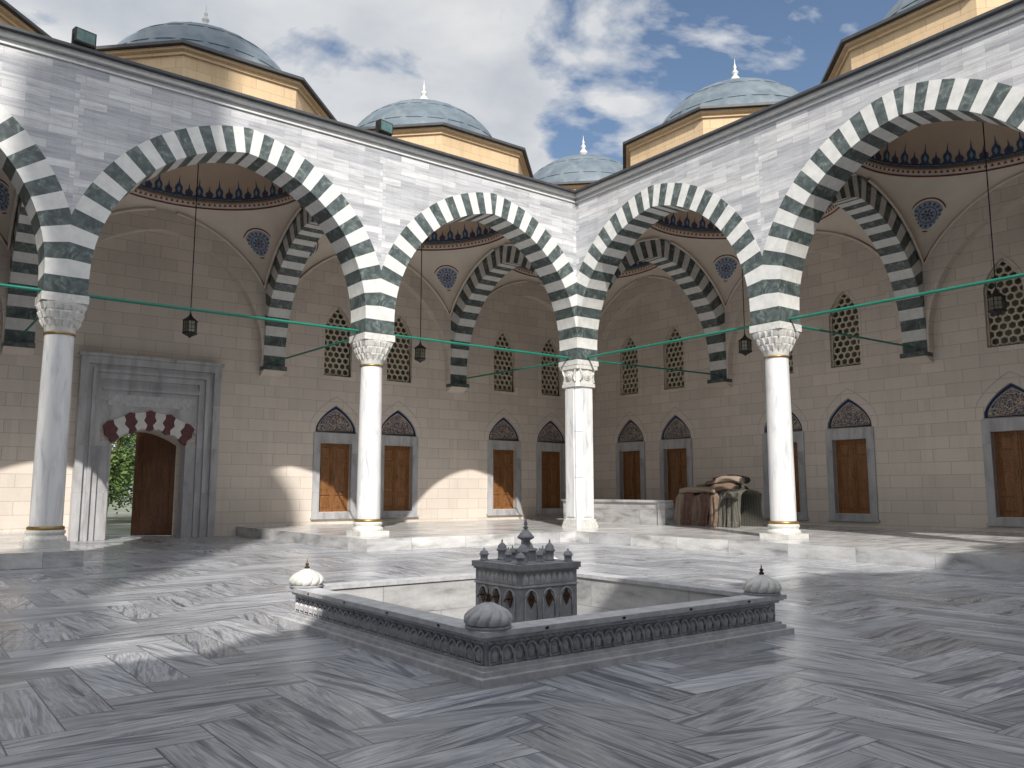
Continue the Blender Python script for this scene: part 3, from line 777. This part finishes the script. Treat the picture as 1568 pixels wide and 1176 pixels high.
# ------------------------------------------------------------------ low marble wall + carpets
b = MB()
b.box(3.3,3.6,-.35,4.6,.281,.98,PLAT); b.box(3.25,3.65,-.4,4.65,.982,1.06,PLAT); b.box(3.24,3.66,-.41,-.1,.281,.97,PLAT)
obj('low_marble_wall', b.mesh('low_marble_wall'))
def carpets():
    b = MB(); random.seed(3)
    y = -.50
    for i in range(7):
        w = random.uniform(.34,.46); top = (1.22,1.26,1.20,1.27,1.24,1.38,1.30)[i]; m = CARP[(3,0,1,0,1,2,2)[i]]
        ph = random.random()*6; NU, NV = 22, 26
        out = (0,.03,0,.05,.02,-.04,.06)[i]
        vs = []
        for a in range(NU+1):
            u = a/NU; yy = y-w*u
            for c in range(NV+1):
                t = c/NV
                if t < .45: x = 3.62-out-.10*(1-t/.45)**2; z = .29+(top-.29)*t/.45
                elif t < .6: q = (t-.45)/.15; x = 3.62-out+1.0*q; z = top+.10*sin(pi*q)
                else: q = (t-.6)/.4; x = 4.62+.05*q; z = top-(top-.29)*q
                f = .045*sin(13*u+ph)*(1.3-(z-.3)/1.2)+.02*sin(31*u+ph*2+z*3)
                edge = .08*(abs(u-.5)*2)**4
                if t < .5: x += f+edge
                z += .03*sin(7*u+5*t+ph)*(z > .6)
                vs.append((x, yy+.025*sin(6*z+ph), z))
        b.raw(vs, [(a*(NV+1)+c,(a+1)*(NV+1)+c,(a+1)*(NV+1)+c+1,a*(NV+1)+c+1) for a in range(NU) for c in range(NV)], m, True)
        y -= w*.90
    for k,(x,yc,z,r,ln,tilt,m) in enumerate(((3.78,-1.35,1.40,.11,1.5,.06,3),(4.15,-1.9,1.46,.13,1.7,-.08,2),(4.4,-1.6,1.52,.12,1.6,.05,3),
                                             (4.02,-2.1,1.62,.12,1.3,.14,1),(4.3,-2.2,1.74,.12,1.1,-.1,0),(3.72,-2.40,1.48,.13,.95,.15,1),(3.84,-2.5,1.72,.11,.8,-.1,3),(3.58,-2.75,1.26,.13,.45,.3,2))):
        NU, NV = 28, 24; vs = []
        for a in range(NU+1):
            u = a/NU-.5
            for c in range(NV):
                an = 2*pi*c/NV; rr = r*(1+.10*sin(3*an+5*u+k)+.06*sin(11*u+k*2)+.04*sin(5*an-9*u))
                vs.append((x+tilt*u*ln+rr*cos(an)*1.25, yc+ln*u, z+rr*.85*sin(an)-.25*u*u))
        b.raw(vs, [(a*NV+c,(a+1)*NV+c,(a+1)*NV+(c+1)%NV,a*NV+(c+1)%NV) for a in range(NU) for c in range(NV)]+[tuple(range(NV)), tuple(range(NU*NV,NU*NV+NV))], CARP[m], True)
        for e in (0,NU):
            u = e/NU-.5; pts = []
            for q in range(36):
                an = q*.6; rr = r*(1-q/38)
                pts.append((x+tilt*u*ln+rr*cos(an)*1.22, yc+ln*u+(-.01 if e == 0 else .01), z+rr*.83*sin(an)-.06))
            b.tube(pts, .010, CARP[2], 4)
    return b.mesh('carpets', recalc=False)
obj('carpet_pile', carpets())

# ------------------------------------------------------------------ minaret
b = MB()
b.lathe([(2.9,0),(2.9,22.5),(1.75,25),(1.57,26),(1.54,36),(1.9,37),(2.2,37.6),(2.2,38.8),(2.1,38.8),(2.1,37.7),(1.4,37.7),(1.35,46),(1.5,46.2),(1.5,46.6),(.05,55)], 24, FAC, smooth=False)  # unseen behind camera; lower tower widened to throw shade on the courtyard floor
obj('minaret', b.mesh('minaret', recalc=False), None, (-31.25,-32.5,0))

# ------------------------------------------------------------------ trees seen through the door
def tree_mesh(seed, h, cr):
    rnd = random.Random(seed); b = MB()
    def limb(p, q, r0, r1):
        n = 8; vs = []
        P, Q = Vector(p), Vector(q); t = (Q-P).normalized(); u = t.cross(Vector((.3,1,.1))).normalized(); w = t.cross(u)
        for k in range(5):
            c = P.lerp(Q, k/4)+Vector((rnd.uniform(-.05,.05), rnd.uniform(-.05,.05), 0)); r = r0+(r1-r0)*k/4
            vs += [c+(u*cos(2*pi*i/n)+w*sin(2*pi*i/n))*r for i in range(n)]
        b.raw(vs, [(k*n+i,k*n+(i+1)%n,(k+1)*n+(i+1)%n,(k+1)*n+i) for k in range(4) for i in range(n)], BARK, True)
    limb((0,0,-.05),(.1,.05,h*.4), .17, .11)
    clumps = []
    for i in range(18):
        a = rnd.uniform(0,2*pi); rr = cr*sqrt(rnd.random())*.85; z = h*rnd.uniform(.22,.92)
        p = (rr*cos(a), rr*sin(a), z); clumps.append((p, rnd.uniform(.5,.95)*cr*.5))
        if i < 9: limb((.1,.05,h*rnd.uniform(.25,.4)), p, .07, .02)
    for (p, r) in clumps:
        for _ in range(260):
            d = Vector((rnd.gauss(0,1), rnd.gauss(0,1), rnd.gauss(0,.8))).normalized()*r*rnd.uniform(.5,1.08)
            c = Vector(p)+d; s = rnd.uniform(.06,.14)
            u = Vector((rnd.gauss(0,1),rnd.gauss(0,1),rnd.gauss(0,.6))).normalized(); w = u.orthogonal().normalized()
            b.face([c-u*s, c+w*s*.6, c+u*s, c-w*s*.6], LEAF)
    return b.mesh('tree', recalc=False, uv=False)
T1 = tree_mesh(1, 6.5, 2.6); T2 = tree_mesh(2, 5.5, 2.4)
for i,(x,y,me,r) in enumerate(((-9.2,19.5,T1,0),(-6.5,21.5,T2,1),(-10.3,24.5,T2,2),(-8.0,27,T1,3),(-5.2,28,T2,4))):
    obj('tree', me, None, (x,y,0), r)

# ------------------------------------------------------------------ light
d = Vector((4.3,7.4,-7.03))
sun = bpy.data.lights.new('sun', 'SUN'); sun.energy = 5.0; sun.angle = radians(.6); sun.color = (1,.95,.87)
so = bpy.data.objects.new('sun', sun); so.rotation_euler = d.to_track_quat('-Z','Y').to_euler(); so.location = (-20,-30,40); COL.objects.link(so)
w = bpy.data.worlds.new('World'); sc.world = w; w.use_nodes = True
nt = w.node_tree; N = nt.nodes; Lk = nt.links
bg = N['Background']; bg.inputs[1].default_value = .12
sky = N.new('ShaderNodeTexSky'); sky.sky_type = 'NISHITA'; sky.sun_disc = False
sky.sun_elevation = radians(39.4); sky.sun_rotation = radians(210.2); sky.air_density = 1; sky.dust_density = .6
tc = N.new('ShaderNodeTexCoord'); sp = N.new('ShaderNodeSeparateXYZ'); Lk.new(tc.outputs['Generated'], sp.inputs[0])
def wm(op, a, b=None, c=None):
    nd = N.new('ShaderNodeMath'); nd.operation = op
    for i, x in enumerate((a, b, c)):
        if x is None: continue
        if isinstance(x, (int, float)): nd.inputs[i].default_value = x
        else: Lk.new(x, nd.inputs[i])
    return nd.outputs[0]
zz = wm('ADD', wm('MAXIMUM', sp.outputs[2], 0.), .18)
cb = N.new('ShaderNodeCombineXYZ'); Lk.new(wm('DIVIDE', sp.outputs[0], zz), cb.inputs[0]); Lk.new(wm('DIVIDE', sp.outputs[1], zz), cb.inputs[1])
def wn(scale, detail, rough, dist, off=0):
    nd = N.new('ShaderNodeTexNoise'); nd.inputs['Scale'].default_value = scale; nd.inputs['Detail'].default_value = detail
    nd.inputs['Roughness'].default_value = rough; nd.inputs['Distortion'].default_value = dist
    mp = N.new('ShaderNodeMapping'); mp.inputs['Location'].default_value = (off, off*.7, 0); Lk.new(cb.outputs[0], mp.inputs[0]); Lk.new(mp.outputs[0], nd.inputs['Vector'])
    return nd.outputs['Fac']
def wr(f, stops):
    nd = N.new('ShaderNodeValToRGB'); set_ramp(nd.color_ramp, stops)
    Lk.new(f, nd.inputs[0]); return nd.outputs[0]
def wdot(v):
    dt = N.new('ShaderNodeVectorMath'); dt.operation = 'DOT_PRODUCT'; Lk.new(tc.outputs['Generated'], dt.inputs[0]); dt.inputs[1].default_value = Vector(v).normalized()
    return dt.outputs['Value']
bias = wr(wdot((.76,.40,.53)), [(.91, 0.), (.985, 1.)])
dens = wm('SUBTRACT', wn(2.9, 9, .55, .25, 3.1), wm('MULTIPLY', bias, .21))
mask = wr(dens, [(.31, 0), (.40, 1)])
shade = wr(wn(1.5, 7, .52, .3, 9.4), [(.34, (.47,.52,.61)), (.46, (.70,.74,.80)), (.58, (1.0,1.0,1.0))])
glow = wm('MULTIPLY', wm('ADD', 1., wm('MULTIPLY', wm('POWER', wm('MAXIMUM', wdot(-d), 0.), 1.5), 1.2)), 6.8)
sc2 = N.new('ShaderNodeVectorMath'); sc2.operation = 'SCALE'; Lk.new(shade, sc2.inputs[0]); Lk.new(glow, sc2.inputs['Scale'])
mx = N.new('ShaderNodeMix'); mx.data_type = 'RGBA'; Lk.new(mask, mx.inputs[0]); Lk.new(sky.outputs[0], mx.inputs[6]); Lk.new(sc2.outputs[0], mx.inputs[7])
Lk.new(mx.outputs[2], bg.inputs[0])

# ------------------------------------------------------------------ camera
cam = bpy.data.cameras.new('camera'); cam.lens = 28.97; cam.sensor_width = 36; cam.clip_end = 3000; cam.clip_start = .05
co = bpy.data.objects.new('camera', cam); co.location = (-16.62,-18.545,1.35); co.rotation_euler = (radians(97.4), 0, radians(-37.2))
COL.objects.link(co); sc.camera = co
